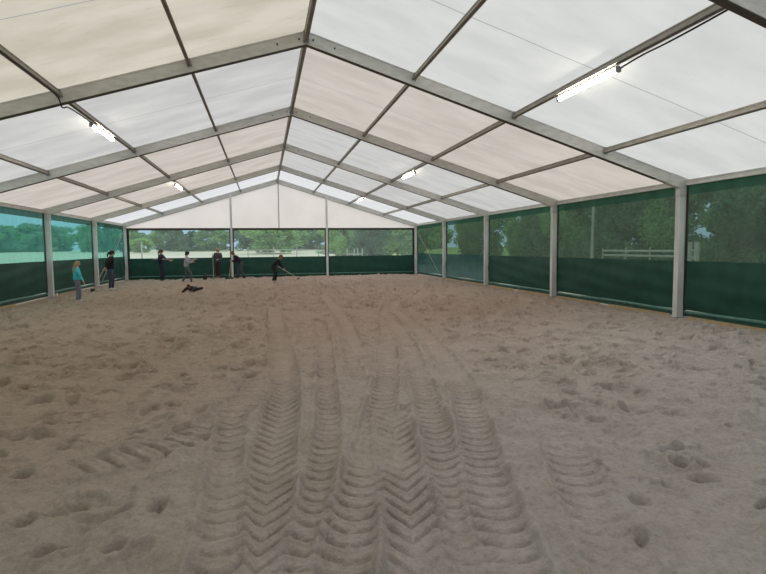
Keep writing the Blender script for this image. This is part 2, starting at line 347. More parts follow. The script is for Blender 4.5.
# ------------------------------------------------------------------ roof sheets
def roof_sheet(k, side, mt):
    """cloth of one bay on one slope, hung between two frames with a slight sag"""
    bm = B(); nx, ny = 24, 12; y0, y1 = YF(k), YF(k + 1); ym = (y0 + y1) / 2; g = []
    for i in range(nx + 1):
        x = side * HW * 1.004 * i / nx; row = []
        for j in range(ny + 1):
            y = -BAY / 2 + BAY * j / ny
            sag = .008 * math.sin(math.pi * j / ny) + .003 * math.sin(i * 1.7 + k) * math.sin(math.pi * j / ny)
            row.append(bm.verts.new((x, y, HR + .012 - SL * abs(x) + sag)))
        g.append(row)
    for i in range(nx):
        for j in range(ny): bm.faces.new((g[i][j], g[i][j + 1], g[i + 1][j + 1], g[i + 1][j]))
    for f in bm.faces: f.smooth = True
    o = struct(obj('ceiling', bm, mt)); o.location = (0, ym, 0); return o
F = M
sheets = {(0, -1): F['fab_beige'], (0, 1): F['fab_white'], (1, -1): F['fab_grey'], (1, 1): F['fab_pink'], (2, -1): F['fab_pink'], (2, 1): F['fab_grey'],
          (3, -1): F['fab_pink'], (3, 1): F['fab_grey'], (4, -1): F['fab_new'], (4, 1): F['fab_new'], (-1, -1): F['fab_beige'], (-1, 1): F['fab_white'], (-2, -1): F['fab_grey'], (-2, 1): F['fab_grey'], (-3, -1): F['fab_grey'], (-3, 1): F['fab_grey']}
for (k, s), mt in sheets.items(): roof_sheet(k, s, mt)
# gable cloth above the transom
ZT = 2.66
bm = B(); n = 40; top = []; bot = []
for i in range(n + 1):
    x = -HW + .1 + (2 * HW - .2) * i / n
    dy = .012 * math.sin(i * .9)
    top.append(bm.verts.new((x, YG + .03 + dy * .3, HR - SL * abs(x) - .02))); bot.append(bm.verts.new((x, YG + .03 + dy, ZT)))
for i in range(n): bm.faces.new((bot[i], bot[i + 1], top[i + 1], top[i]))
g_me = obj('wall_far', bm, M['gable']); struct(g_me); g_me.location = (0, 0, 0)
# side walls behind and beside the photographer, down to where the built curtains start
def plain_wall(name, side, y0, y1):
    bm = B(); x = side * (HW - .03)
    def quad(z0, z1, mi):
        n = max(2, int((y1 - y0) / .5)); prev = None
        for i in range(n + 1):
            y = y0 + (y1 - y0) * i / n; dx = .015 * math.sin(y * 2.1)
            cur = (bm.verts.new((x + dx, y, z0)), bm.verts.new((x + dx, y, z1)))
            if prev: f = bm.faces.new((prev[0], cur[0], cur[1], prev[1])); f.material_index = mi
            prev = cur
    quad(.05, 1.2, 0); quad(1.2, 2.58, 1); quad(2.58, HE - .02, 2)
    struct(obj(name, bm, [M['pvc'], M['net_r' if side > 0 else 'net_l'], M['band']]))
plain_wall('wall_right', 1, -10.4, YF(0) - .02); plain_wall('wall_left', -1, -10.4, YF(1) - .02)

bm = B(); v = [bm.verts.new(q) for q in ((-HW + .05, -10.4, 0), (HW - .05, -10.4, 0), (HW - .05, -10.4, HE), (0, -10.4, HR), (-HW + .05, -10.4, HE))]; bm.faces.new(v); struct(obj('wall_near', bm, M['pvc']))
# ------------------------------------------------------------------ portal frames
def portal(k, label):
    y = YF(k); t = empty('portal_frame', label, 'tent frame', (0, y, 0), 'aluminium portal frames carrying the tent roof')
    T, H = .12, .215
    for s in (-1, 1):
        # post: 0.2 across the tent, 0.12 along it
        bm = B(); prof = [(a, -b) for a, b in [(p[0], -p[1]) for p in alu_profile(.12, .2)]]
        extrude_profile(bm, alu_profile(.12, .2), (s * HW, 0, -.12), (s * HW, 0, HE), (0, 1, 0), (s, 0, 0), None, ((s * HW, 0, HE), (s * SL, 0, 1)))
        p = obj('post', bm, M['post_alu'], t)
        bm = B(); box(bm, (s * (HW - .1), 0, .012), (.3, .2, .016), bevel=.003); obj('base_plate', bm, M['steel'], p)
        # rafter from the eave corner to the ridge
        bm = B(); d = Vector((-s, 0, SL)).normalized(); nrm = Vector((s * SL, 0, 1)).normalized()
        extrude_profile(bm, alu_profile(T, H), Vector((s * HW, 0, HE)), Vector((0, 0, HR)), (0, 1, 0), nrm, ((s * (HW - .0), 0, 0), (1, 0, 0)), ((0, 0, 0), (1, 0, 0)))
        r = obj('rafter', bm, M['alu'], t)
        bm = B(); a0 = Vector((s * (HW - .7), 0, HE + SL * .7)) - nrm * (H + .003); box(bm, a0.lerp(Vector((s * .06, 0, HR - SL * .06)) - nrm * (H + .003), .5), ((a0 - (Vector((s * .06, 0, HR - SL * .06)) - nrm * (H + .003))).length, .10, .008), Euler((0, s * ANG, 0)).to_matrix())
        obj('underside_shade_strip', bm, M['shade_strip'], r)  # added strip: underside shade and the dark keder slot put into its colour
        for dd in (.16, .55):
            c = Vector((0, 0, HR)) - d * dd - nrm * H / 2; bm = B(); tube(bm, c + Vector((0, -.068, 0)), c + Vector((0, .068, 0)), .016, 8); obj('bolt', bm, M['bolt'], r)
        # corner sleeve that joins rafter and post
        bm = B(); c0 = Vector((s * HW, 0, HE)); hx = .45
        pts = [c0 + nrm * .006 + Vector((s * .004, 0, 0)), c0 + d * hx + nrm * .006, c0 + d * hx - nrm * (H + .006), Vector((s * (HW - .206), 0, HE + SL * .206 - .235)), Vector((s * (HW - .206), 0, HE - .36)), Vector((s * (HW + .004), 0, HE - .36))]
        A = [bm.verts.new(q + Vector((0, -.066, 0))) for q in pts]; C = [bm.verts.new(q + Vector((0, .066, 0))) for q in pts]
        bm.faces.new(A); bm.faces.new(C[::-1])
        for i in range(len(pts)): bm.faces.new((A[i], C[i], C[(i + 1) % len(pts)], A[(i + 1) % len(pts)]))
        bmesh.ops.recalc_face_normals(bm, faces=bm.faces); obj('corner_sleeve', bm, M['alu'], t)
        # keder strip, dark, on the outer edge of the post
        bm = B(); box(bm, (s * (HW - .02), -.075, HE / 2 - .12), (.05, .018, HE - .3)); obj('keder_strip', bm, M['dark'], p)
    bm = B(); box(bm, (0, 0, HR - .12), (.10, .128, .20), bevel=.008); obj('ridge_bracket', bm, M['steel'], t)
    return t
FR = ['near tent frame whose rafter cuts across above the hanging cable at picture top right',
      'first full aluminium tent frame counted from the camera, with the two largest rafters',
      'second full aluminium tent frame counted from the camera',
      'third full aluminium tent frame, its left post beside the girl in turquoise',
      'fourth tent frame, one bay in front of the gable, behind the girl in black',
      'last aluminium tent frame, framing the white gable at the far end']
for k in range(0, 6): portal(k, FR[k])
ORD = ['in the nearest bay', 'in the second bay from the camera', 'in the third bay from the camera', 'in the fourth bay from the camera', 'in the last bay before the gable']
def purlin(k, side, fr):
    y0, y1 = YF(k) + .066, YF(k + 1) - .066
    where = 'along the ridge' if side == 0 else ('on the left slope, ' if side < 0 else 'on the right slope, ') + {1: 'nearest the ridge', 2: 'halfway down', 3: 'nearest the eave'}[fr]
    lab = f"thin purlin {where}, {ORD[k]}"
    x = side * HW * fr / 4; z = HR - SL * abs(x)
    rot = Euler((0, side * ANG, 0)).to_matrix(); nrm = rot @ Vector((0, 0, 1)); h = .15 if side == 0 else .10; wd = .07 if side == 0 else .055
    c = Vector((x, 0, z)) - nrm * (.022 + h / 2)
    o = empty('purlin', lab, 'roof bar', (c.x, (y0 + y1) / 2, c.z), 'purlins under the roof cloth')
    L = y1 - y0
    bm = B(); extrude_profile(bm, alu_profile(wd, h, .008), rot @ Vector((0, -L / 2, h / 2)), rot @ Vector((0, L / 2, h / 2)), rot @ Vector((1, 0, 0)), rot @ Vector((0, 0, 1)))
    obj('bar', bm, M['alu_purlin'], o)
    for e in (-1, 1):
        bm = B(); box(bm, (0, 0, 0), (wd + .03, .05, h + .02), bevel=.005); b = obj('end_bracket', bm, M['steel'], o); b.location = (0, e * (L / 2 - .026), 0); b.rotation_euler = (0, side * ANG, 0)
    return c
for k in range(5):
    purlin(k, 0, 0)
    for s in (-1, 1):
        for fr in (1, 2, 3): purlin(k, s, fr)
for k in range(5):
    for s in (-1, 1):
        if s < 0 and k < 1: continue
        y0, y1 = YF(k) + .067, YF(k + 1) - .067; bm = B()
        extrude_profile(bm, alu_profile(.09, .11, .01), (0, -(y1 - y0) / 2, 0), (0, (y1 - y0) / 2, 0), (1, 0, 0), (0, 0, 1))
        o = obj('eave_beam', bm, M['alu']); o.location = (s * (HW - .055), (y0 + y1) / 2, HE - .012)
        tag(o, f"grey eave beam above the {'left' if s < 0 else 'right'} wall, {ORD[k]}", 'roof bar', 'eave beams on top of the side walls')

# ------------------------------------------------------------------ curtains of the side walls
def wavy(bm, side, y0, y1, z0, z1, fn, nz=10, ny=60):
    g = []
    for j in range(nz + 1):
        z = z0 + (z1 - z0) * j / nz
        g.append([bm.verts.new((fn(y, z), y, z)) for y in np.linspace(y0, y1, ny)])
    for j in range(nz):
        for i in range(ny - 1): bm.faces.new((g[j][i], g[j][i + 1], g[j + 1][i + 1], g[j + 1][i]))
    for f in bm.faces: f.smooth = True
def curtain(k, side):
    L = BAY - .13; y0, y1 = -L / 2, L / 2; ym = (YF(k) + YF(k + 1)) / 2
    sd = 'left' if side < 0 else 'right'
    look = 'green net-topped curtain' if not (side > 0 and k >= 3) else 'dusty blue-green curtain'
    o = empty('windbreak_curtain', f"{look}, {sd} wall, {ORD[k]}", 'curtain', (side * (HW - .03), ym, 0), 'windbreak curtains of the side walls')
    muted = side > 0 and k >= 3
    ple = .012 if not (side < 0 and k == 4) else .03
    ph = k * 1.3 + side
    up = lambda y, z: ple * math.sin(y * (3.1 if ple < .02 else 9) + ph) * (2.6 - z)
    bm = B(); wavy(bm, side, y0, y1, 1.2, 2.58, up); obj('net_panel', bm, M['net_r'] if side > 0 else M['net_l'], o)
    bm = B(); wavy(bm, side, y0, y1, 2.58, HE - .1, lambda y, z: up(y, 2.58), 3); obj('top_band', bm, M['band'], o)
    def low(y, z):
        t = (1.2 - z) / 1.1
        return -side * (.05 * math.sin(math.pi * min(1, t)) * (.6 + .4 * math.sin(y * 1.1 + ph)) + .010 * math.sin(9 * z + 1.2 * y + ph) * t + .006 * math.sin(17 * z - 1.9 * y)) + up(y, 1.2) * (1 - t)
    bm = B(); wavy(bm, side, y0, y1, .17, 1.2, low, 26); obj('sheet_panel', bm, M['pvc_muted'] if muted else M['pvc'], o)
    bm = B(); seg = 16; rings = []
    for y in np.linspace(y0 + .02, y1 - .02, 24):
        cx, cz = low(y, .17) , .135 + .012 * math.sin(y * 1.3 + ph)
        rings.append([bm.verts.new((cx + .032 * math.cos(a), y, cz + .038 * math.sin(a))) for a in [2 * math.pi * q / 10 for q in range(10)]])
    for a, b in zip(rings, rings[1:]):
        for i in range(10): bm.faces.new((a[i], a[(i + 1) % 10], b[(i + 1) % 10], b[i]))
    bm.faces.new(rings[0]); bm.faces.new(rings[-1][::-1]); bmesh.ops.recalc_face_normals(bm, faces=bm.faces)
    for f in bm.faces: f.smooth = True
    obj('bottom_sleeve', bm, M['sleeve'], o)
    bm = B(); wavy(bm, side, y0, y1, .035, .11, lambda y, z: low(y, .17) - side * (.11 - z) * .3, 3); obj('ground_flap', bm, M['pvc'], o)
    bm = B(); box(bm, (-side * .012, y1 - .02, 1.5), (.02, .035, 2.5)); obj('edge_strip', bm, M['dark'], o)
    # timber laid along the foot of the wall
    if k < 4:
        for q, (a, b) in enumerate(((-2.3, -.2), (.2, 2.2))):
            if side < 0 and q: continue
            bm = B(); box(bm, (0, 0, 0), (.035, b - a, .075), bevel=.004)
            bm.verts.ensure_lookup_table()
            p = obj('ground_board', bm, M['wood']); p.location = (side * (HW - .13), ym + (a + b) / 2, .022); p.rotation_euler = (.006 * (q - .5), 0, .012 * (q - .5))
            tag(p, f"{'camera-end' if not q else 'gable-end'} pale board under the {sd} wall {ORD[k]}", 'board', 'boards along the foot of the walls')
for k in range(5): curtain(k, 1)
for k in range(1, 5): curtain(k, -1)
# ------------------------------------------------------------------ gable wall
bm = B(); extrude_profile(bm, alu_profile(.07, .11, .01), (-HW + .205, 0, 0), (HW - .205, 0, 0), (0, 1, 0), (0, 0, 1))
o = obj('gable_transom', bm, M['bolt']); o.location = (0, YG - .01, ZT); tag(o, 'dark horizontal beam across the gable below the white cloth', 'beam')
for x, nm in ((-2.47, 'slim grey gable post at the leaning person in dark jacket'), (2.62, 'slim grey gable post right of the person bending over the rake')):
    t = empty('gable_post', nm, 'post', (x, YG - .07, 0), 'slim posts of the gable wall')
    bm = B(); zt = HR - SL * abs(x) - .1
    extrude_profile(bm, alu_profile(.11, .10), (0, -.05, -.1), (0, -.05, zt), (1, 0, 0), (0, -1, 0)); obj('shaft', bm, M['post_alu'], t)
    bm = B(); box(bm, (.075, .02, 1.32), (.045, .04, 2.5)); obj('keder_strip', bm, M['dark'], t)
    bm = B(); box(bm, (0, 0, .01), (.2, .16, .015)); obj('base_plate', bm, M['steel'], t)
bm = B(); box(bm, (0, 0, (HR - .1 + ZT) / 2), (.045, .05, HR - .12 - ZT)); o = obj('gable_mullion', bm, M['steel']); o.location = (.03, YG - .02, 0)
tag(o, 'thin upright bar from the ridge down to the dark gable beam', 'post')
gx = [-HW + .21, -2.47, 2.62, HW - .21]
for i, where in enumerate(['left, behind the standing people', 'middle, behind the person bending over the rake', 'right, empty sand in front']):
    a, b = gx[i] + .07, gx[i + 1] - .07
    t = empty('gable_curtain', f"clear-windowed gable curtain over green sheet, {where}", 'curtain', ((a + b) / 2, YG + .02, 0), 'window curtains of the gable wall')
    h = (b - a) / 2
    def sheet(z0, z1, f, mt, name, nz=8):
        bm = B(); g = []
        for j in range(nz + 1):
            z = z0 + (z1 - z0) * j / nz; g.append([bm.verts.new((x, f(x, z), z)) for x in np.linspace(-h, h, 50)])
        for j in range(nz):
            for q in range(49): bm.faces.new((g[j][q], g[j][q + 1], g[j + 1][q + 1], g[j + 1][q]))
        for fc in bm.faces: fc.smooth = True
        return obj(name, bm, mt, t)
    sheet(1.1, ZT - .1, lambda x, z: .008 * math.sin(x * 4), M['clear'], 'window_film')
    sheet(-.03, .12, lambda x, z: .012 * math.sin(x * 3), M['pvc'], 'ground_flap', 2)
    sheet(.12, 1.1, lambda x, z: .008 * math.sin(x * 4) - .02 * math.sin((1.1 - z) * 3) + .006 * math.sin(11 * z + x), M['pvc'], 'sheet_panel', 16)
    bm = B(); tube(bm, (-h, -.02, .15), (h, -.02, .15), .03); obj('bottom_sleeve', bm, M['sleeve'], t)
    for s in (-1, 1): bm = B(); box(bm, (s * (h + .02), -.01, 1.29), (.11, .02, 2.6)); obj('edge_strip', bm, M['dark'], t)
# diagonal brace inside the last right bay
for s, lab in ((1, 'light diagonal brace across the last curtain of the right wall'), (-1, 'light diagonal brace across the last curtain of the left wall')):
    t = empty('brace_rod', lab, 'brace', (s * (HW - .11), 0, 0), 'wall braces beside the gable')
    bm = B(); tube(bm, (0, YG - .3, 2.45), (0, YG - 4.2, .2), .014); obj('rod', bm, M['steel'], t)
    bm = B(); tube(bm, (0, YG - 2.2, 1.353), (0, YG - 2.45, 1.209), .026); obj('turnbuckle', bm, M['steel'], t)

# ------------------------------------------------------------------ tube lamps under the purlins
def lamp(side, y, lab, L=1.5):
    x = side * HW / 2; z = HR - SL * abs(x) - .125
    t = empty('tube_lamp', lab, 'lamp', (x, y, z), 'fluorescent lamps under the purlins')
    bm = B(); box(bm, (0, 0, -.012), (.045, L, .02), bevel=.006); obj('housing', bm, M['white_pl'], t)
    bm = B(); tube(bm, (0, -L / 2 + .03, -.055), (0, L / 2 - .03, -.055), .032, 12); obj('tube', bm, M['tube'], t)
    for e in (-1, 1): bm = B(); box(bm, (0, e * (L / 2 - .01), -.055), (.07, .05, .075), bevel=.008); obj('end_cap', bm, M['steel'], t)
    for e in (-.35, .35): bm = B(); box(bm, (0, e * L, .03), (.07, .025, .09)); obj('hanger', bm, M['steel'], t)
lamp(1, 7.25, 'largest glowing tube lamp, on the right slope near the top edge', 1.5)
lamp(1, 17.2, 'glowing tube lamp on the right slope between second and third frames')
lamp(1, 26.2, 'smallest tube lamp on the right slope, just before the gable')
lamp(-1, 11.95, 'large glowing tube lamp on the left roof slope')
lamp(-1, 21.7, 'small tube lamp on the left slope, one bay before the gable bay')
def cable(pts, lab, r=.012):
    cu = bpy.data.curves.new('power_cable', 'CURVE'); cu.dimensions = '3D'; cu.bevel_depth = r; cu.bevel_resolution = 2
    sp = cu.splines.new('NURBS'); sp.points.add(len(pts) - 1); sp.order_u = 3; sp.use_endpoint_u = True
    for q, p in zip(sp.points, pts): q.co = (*p, 1)
    tmp = bpy.data.objects.new('power_cable', cu); col.objects.link(tmp); dg = bpy.context.evaluated_depsgraph_get(); dg.update(); me = bpy.data.meshes.new_from_object(tmp.evaluated_get(dg)); bpy.data.objects.remove(tmp); me.materials.clear(); o = obj('power_cable', me, M['cable']); tag(o, lab, 'cable')
zl = HR - SL * HW / 2 - .14
cable([(HW / 2 + .045, YF(0) + .15, zl + .03), (HW / 2 + .05, YF(0) + 1., zl), (HW / 2 + .045, 6.2, zl + .02), (HW / 2 + .04, 6.62, zl - .03)], 'black cable running along the purlin to the largest lamp')
cable([(-HW / 2 + .045, YF(0) + .3, zl + .03), (-HW / 2 + .045, YF(1) - 1, zl + .02), (-HW / 2 + .05, YF(1) - .25, zl + .0), (-HW / 2 + .04, YF(1) - .09, zl - .06), (-HW / 2 + .04, YF(1) - .075, zl - .12), (-HW / 2 + .04, YF(1) + .05, zl - .13), (-HW / 2 + .03, YF(1) + .3, zl - .02), (-HW / 2 + .03, 11.45, zl - .02)],
      'black cable looping under the first full rafter to the left lamp')

# ------------------------------------------------------------------ outside ground
def TH(x, y):
    r = math.hypot(x, y - 14); t = min(1, max(0, (r - 26) / 95)); return -.16 + 1.5 * t * (2 - t) * (1 if x < 12 else max(0, 1 - (x - 12) / 10) if y < 34 else 1)
def terrain():
    bm = B(); seg = 96; radii = [0.01, 12, 20, 26, 32, 40, 50, 60, 75, 90, 105, 125, 150, 250, 500]; prev = None
    for r in radii:
        ring = []
        for i in range(seg):
            a = 2 * math.pi * i / seg; x, y = r * math.cos(a), r * math.sin(a)
            ring.append(bm.verts.new((x, y, TH(x, y + 14))))
        if prev:
            for i in range(seg): bm.faces.new((prev[i], ring[i], ring[(i + 1) % seg], prev[(i + 1) % seg]))
        prev = ring
    mt, t, o = new_mat('meadow')
    N = t.nodes.new; Lk = t.links.new
    c, n = noise_col(t, (.62, .585, .49), (.52, .50, .37), .08, 5)
    c2, n2 = noise_col(t, (.17, .26, .09), (.25, .32, .13), .3, 6)
    tcn = N('ShaderNodeTexCoord'); sp = N('ShaderNodeSeparateXYZ'); Lk(tcn.outputs['Object'], sp.inputs[0])
    mr = N('ShaderNodeMapRange'); mr.inputs['From Min'].default_value = 9; mr.inputs['From Max'].default_value = 20; Lk(sp.outputs['X'], mr.inputs['Value'])
    mx = N('ShaderNodeMix'); mx.data_type = 'RGBA'; Lk(mr.outputs[0], mx.inputs['Factor']); Lk(c, mx.inputs['A']); Lk(c2, mx.inputs['B'])
    b = N('ShaderNodeBsdfDiffuse'); Lk(mx.outputs['Result'], b.inputs[0]); Lk(b.outputs[0], o.inputs[0])
    ob = struct(obj('field', bm, mt)); ob.location = (0, 14, 0)
terrain()

# ------------------------------------------------------------------ trees
LM = [leafmat('leaves_mid', (.20, .36, .15), (.27, .45, .19)), leafmat('leaves_dark', (.10, .20, .12), (.15, .27, .15)), leafmat('leaves_bright', (.30, .50, .17), (.38, .58, .22)), leafmat('leaves_grey', (.22, .35, .23), (.28, .42, .28))]
BARK = pbr('bark', (.13, .10, .08), (.08, .065, .05), .9, 0, 6, bump=.6)
def crown_mesh(seed, n, leaf, shape, mt, wid=1., hgt=1.):
    """n leaf blades gathered in clumps; unit crown: radius about 1, from z 0 to 2"""
    r = np.random.RandomState(seed)
    nc = 46; cl = []
    for i in range(nc):
        a = r.uniform(0, 6.283); z = r.uniform(0.05, 1.9)
        if shape == 'round': rad = math.sqrt(max(.02, 1 - (z - .95) ** 2))
        elif shape == 'cone': rad = (2.05 - z) * .5
        else: rad = math.sqrt(max(.05, 1 - (z / 2.2) ** 2))
        d = rad * math.sqrt(r.uniform(.15, 1)) * .85
        cl.append((d * math.cos(a), d * math.sin(a), z, r.uniform(.2, .36)))
    cl = np.array(cl); pick = r.randint(0, nc, n)
    dirs = r.normal(size=(n, 3)); dirs /= np.linalg.norm(dirs, axis=1)[:, None]
    rr = cl[pick, 3] * r.uniform(.55, 1.05, n)
    c = cl[pick, :3] + dirs * rr[:, None] * np.array([1, 1, .8])
    u = r.normal(size=(n, 3)) + dirs * .0; u /= np.linalg.norm(u, axis=1)[:, None]
    v = np.cross(u, dirs + r.normal(scale=.5, size=(n, 3))); v /= np.linalg.norm(v, axis=1)[:, None] + 1e-9
    s = leaf * r.uniform(.6, 1.3, n)[:, None]
    P = np.stack([c - u * s, c + v * s * .5, c + u * s, c - v * s * .5], 1).reshape(-1, 3)
    P[:, 2] = np.maximum(P[:, 2], 0)
    me = bpy.data.meshes.new('crown'); me.vertices.add(4 * n); me.vertices.foreach_set('co', P.astype(np.float32).ravel())
    me.loops.add(4 * n); me.loops.foreach_set('vertex_index', np.arange(4 * n, dtype=np.int32))
    me.polygons.add(n); me.polygons.foreach_set('loop_start', np.arange(0, 4 * n, 4, dtype=np.int32)); me.polygons.foreach_set('loop_total', np.full(n, 4, dtype=np.int32))
    me.update(); me.materials.append(mt); return me
def trunk_mesh(seed, h=1.):
    r = random.Random(seed); bm = B()
    pts = [Vector((0, 0, -.1)), Vector((.02, .01, .5)), Vector((-.03, .03, 1.1)), Vector((.02, -.02, 1.7))]
    rad = [.075, .06, .045, .02]
    for a, b, ra, rb in zip(pts, pts[1:], rad, rad[1:]): tube(bm, a, b, ra, 8, rb)
    for i in range(7):
        z = .7 + .12 * i; a = r.uniform(0, 6.28); tube(bm, (0, 0, z), (.55 * math.cos(a), .55 * math.sin(a), z + .45), .03, 6, .008)
    me = bpy.data.meshes.new('trunk'); bm.to_mesh(me); bm.free(); me.materials.append(BARK); return me
CR = {'far_mid': crown_mesh(1, 5000, .085, 'round', LM[0]), 'far_dark': crown_mesh(2, 5000, .08, 'cone', LM[1]), 'far_bright': crown_mesh(3, 4500, .085, 'round', LM[2]), 'far_grey': crown_mesh(4, 5000, .08, 'dome', LM[3]),
      'near_mid': crown_mesh(5, 26000, .036, 'round', LM[0]), 'near_bright': crown_mesh(6, 26000, .036, 'dome', LM[2]), 'near_dark': crown_mesh(7, 24000, .04, 'dome', LM[1])}
TR = trunk_mesh(3)
def tree(kind, x, y, wd, ht, lab, group, lift=.12, name='tree'):
    t = empty(name, lab, 'bush' if name == 'bush' else 'tree', (x, y, TH(x, y) - .04), group)
    c = bpy.data.objects.new('crown', CR[kind]); col.objects.link(c); c.parent = t
    c.scale = (wd / 2, wd / 2, ht * (1 - lift) / 2.15); c.location = (0, 0, ht * lift); c.rotation_euler = (0, 0, rng.uniform(0, 6.28))
    if lift > .05:
        k = bpy.data.objects.new('trunk', TR); col.objects.link(k); k.parent = t; k.scale = (ht * .28, ht * .28, ht / 2.4)
    return t
def px_of(x, y):
    v = Vector((x + .805, y, 0)); return 383 + 532 * v.dot(Rx) / v.dot(Fh)
KN = {'far_mid': 'mid-green', 'far_dark': 'dark conical', 'far_grey': 'grey-green', 'near_mid': 'green leafy', 'near_dark': 'dark leafy', 'near_bright': 'bright leafy'}
ORDN = 'first second third fourth fifth sixth seventh eighth ninth tenth eleventh twelfth thirteenth fourteenth fifteenth sixteenth seventeenth eighteenth'.split()
def row(items, where, group):
    """plant a row of trees; each label counts from the left of the picture within its own kind"""
    items.sort(key=lambda q: px_of(q[1], q[2])); cnt = {}
    for kd, x, y, wd, h, lift in items:
        i = cnt.get(kd, 0); cnt[kd] = i + 1
        tree(kd, x, y, wd, h, f"{ORDN[i]} {KN[kd]} tree from the left {where}", group, lift)
far = {'left gable window': [], 'middle gable window': [], 'right gable window': []}
for i in range(20):      # far wood, about 85 m beyond the gable
    x = -31 + i * 3.5 + rng.uniform(-.8, .8); y = YG + 80 + rng.uniform(-7, 9)
    kd = rng.choice(['far_mid', 'far_dark', 'far_grey', 'far_mid']); h = rng.uniform(5.3, 6.4)
    px = px_of(x, y)
    if 142 < px < 157 or 192 < px < 206: h = 4.1
    far['left gable window' if px < 232 else 'middle gable window' if px < 327 else 'right gable window'].append((kd, x, y, rng.uniform(6, 8), h, .02))
for k_, v_ in far.items(): row(v_, 'in the wood behind the ' + k_, 'far wood behind the ' + k_)
tree('far_bright', .4, YG + 50, 9.5, 5.0, 'bright rounded tree behind the middle gable window, above the raking person', None, .04)
tree('far_bright', -20, YG + 62, 4.4, 2.6, 'small pale green tree behind the left gable window, low in the wood', None, .04)
tree('far_grey', 10.2, YG + 34, 9.5, 2.3, 'low grey-green bush behind the right end of the middle gable window', None, 0, 'bush')
tree('near_bright', 6.9, YG + 22, 5, 7.4, 'bright green tree at the left side of the right gable window', None, .1)
tree('near_dark', 8.1, YG + 16, 3.6, 4.6, 'dark weeping tree in the middle of the right gable window', None, .0)
tree('far_mid', 12.6, YG + 17, 4.6, 5.2, 'leafy tree filling the right end of the right gable window', None, .04)
tree('far_bright', 11.6, YG + 25, 7, 7.0, 'tall bright tree behind the dark weeping tree', None, .04)
tree('near_mid', 20.5, YG + 20, 7, 7.5, 'tall leafy tree outside the tent corner at the gable and right wall', None, .04)
belt = []
for i in range(9):       # belt of trees along the right wall
    belt.append((['near_mid', 'near_dark'][i % 2], 21 + rng.uniform(-.5, .8), 5 + i * 4.6 + rng.uniform(-.3, .3), rng.uniform(5.6, 6.2), rng.uniform(6.6, 7.8), 0.))
row(belt, 'outside the right wall', 'belt of trees outside the right wall')
tree('near_bright', 14.6, 7.6, 5.6, 6.0, 'bright leafy tree close outside the nearest right curtain', None, .0)
hedge = []
for i in range(15):      # left: hedge beyond the meadow
    y = 44 + i * 7.2; hedge.append((rng.choice(['far_mid', 'far_grey', 'far_mid']), -58 + i * .6 + rng.uniform(-1, 1), y, rng.uniform(10.5, 12.5), rng.uniform(4.2, 4.8) * (1 + .03 * i), 0.))
row(hedge, 'beyond the left wall', 'hedge trees beyond the meadow outside the left wall')

# fences outside
M['rail'] = pbr('weathered_white_rail', (.45, .43, .40), (.36, .34, .32), .8)
def fence(lab, pts, hgt, rails, pr=.05, nm='rail_fence', mat=None):
    t = empty(nm, lab, 'fence', (*pts[0], -.2)); o0 = Vector((*pts[0], 0)); mat = mat or M['rail']; t.location.z = TH(*pts[0]) - .04
    for q in pts:
        bm = B(); p = Vector((*q, 0)) - o0; tube(bm, p, p + Vector((0, 0, hgt + .28)), pr, 8); obj('fence_post', bm, mat, t)
    for z in rails:
        bm = B()
        for a, b in zip(pts, pts[1:]): tube(bm, Vector((*a, z + .2)) - o0, Vector((*b, z + .2)) - o0, .045, 6)
        obj('rail', bm, mat, t)
fence('pale rail fence outside the right wall, between the two nearest right posts', [(14.6, 16.9), (14.6, 18.9), (14.6, 20.4), (14.6, 22)], 1.36, (1.1, 1.3), .035)
fence('pale double gate post at the end of the rail fence outside the right wall', [(13.3, 15.4), (13.35, 15.15)], 1.55, (1.1, 1.35), .08)
fence('white rail fence in the pale field behind the middle gable window', [(-2.6, YG + 34), (.3, YG + 34), (3, YG + 34.4), (5.6, YG + 34.6)], 1.0, (.75,), .05)
fence('white fence with leaning posts behind the right gable window', [(5.9, YG + 14), (6.5, YG + 14), (6.8, YG + 14.1), (7.2, YG + 14.2)], 1.3, (.9,), .05)
o = empty('field_post', 'lone pale post standing in the field behind the left gable window', 'post', (-13.2, YG + 30, TH(-13.2, YG + 30) - .04))
bm = B(); tube(bm, (0, 0, 0), (0, 0, 1.9), .08, 8, .07); obj('shaft', bm, M['rail'], o); bm = B(); tube(bm, (0, 0, 1.9), (0, 0, 1.98), .1); obj('cap', bm, M['rail'], o)
o = empty('pale_pole', 'pale upright pole outside the right wall, before the second full frame', 'pole', (15.5, 24.2, -.2))
bm = B(); tube(bm, (0, 0, 0), (.05, 0, 4.0), .09, 8, .06); obj('shaft', bm, M['rail'], o); bm = B(); tube(bm, (.05, 0, 4.0), (.05, 0, 4.08), .08); obj('cap', bm, M['rail'], o)

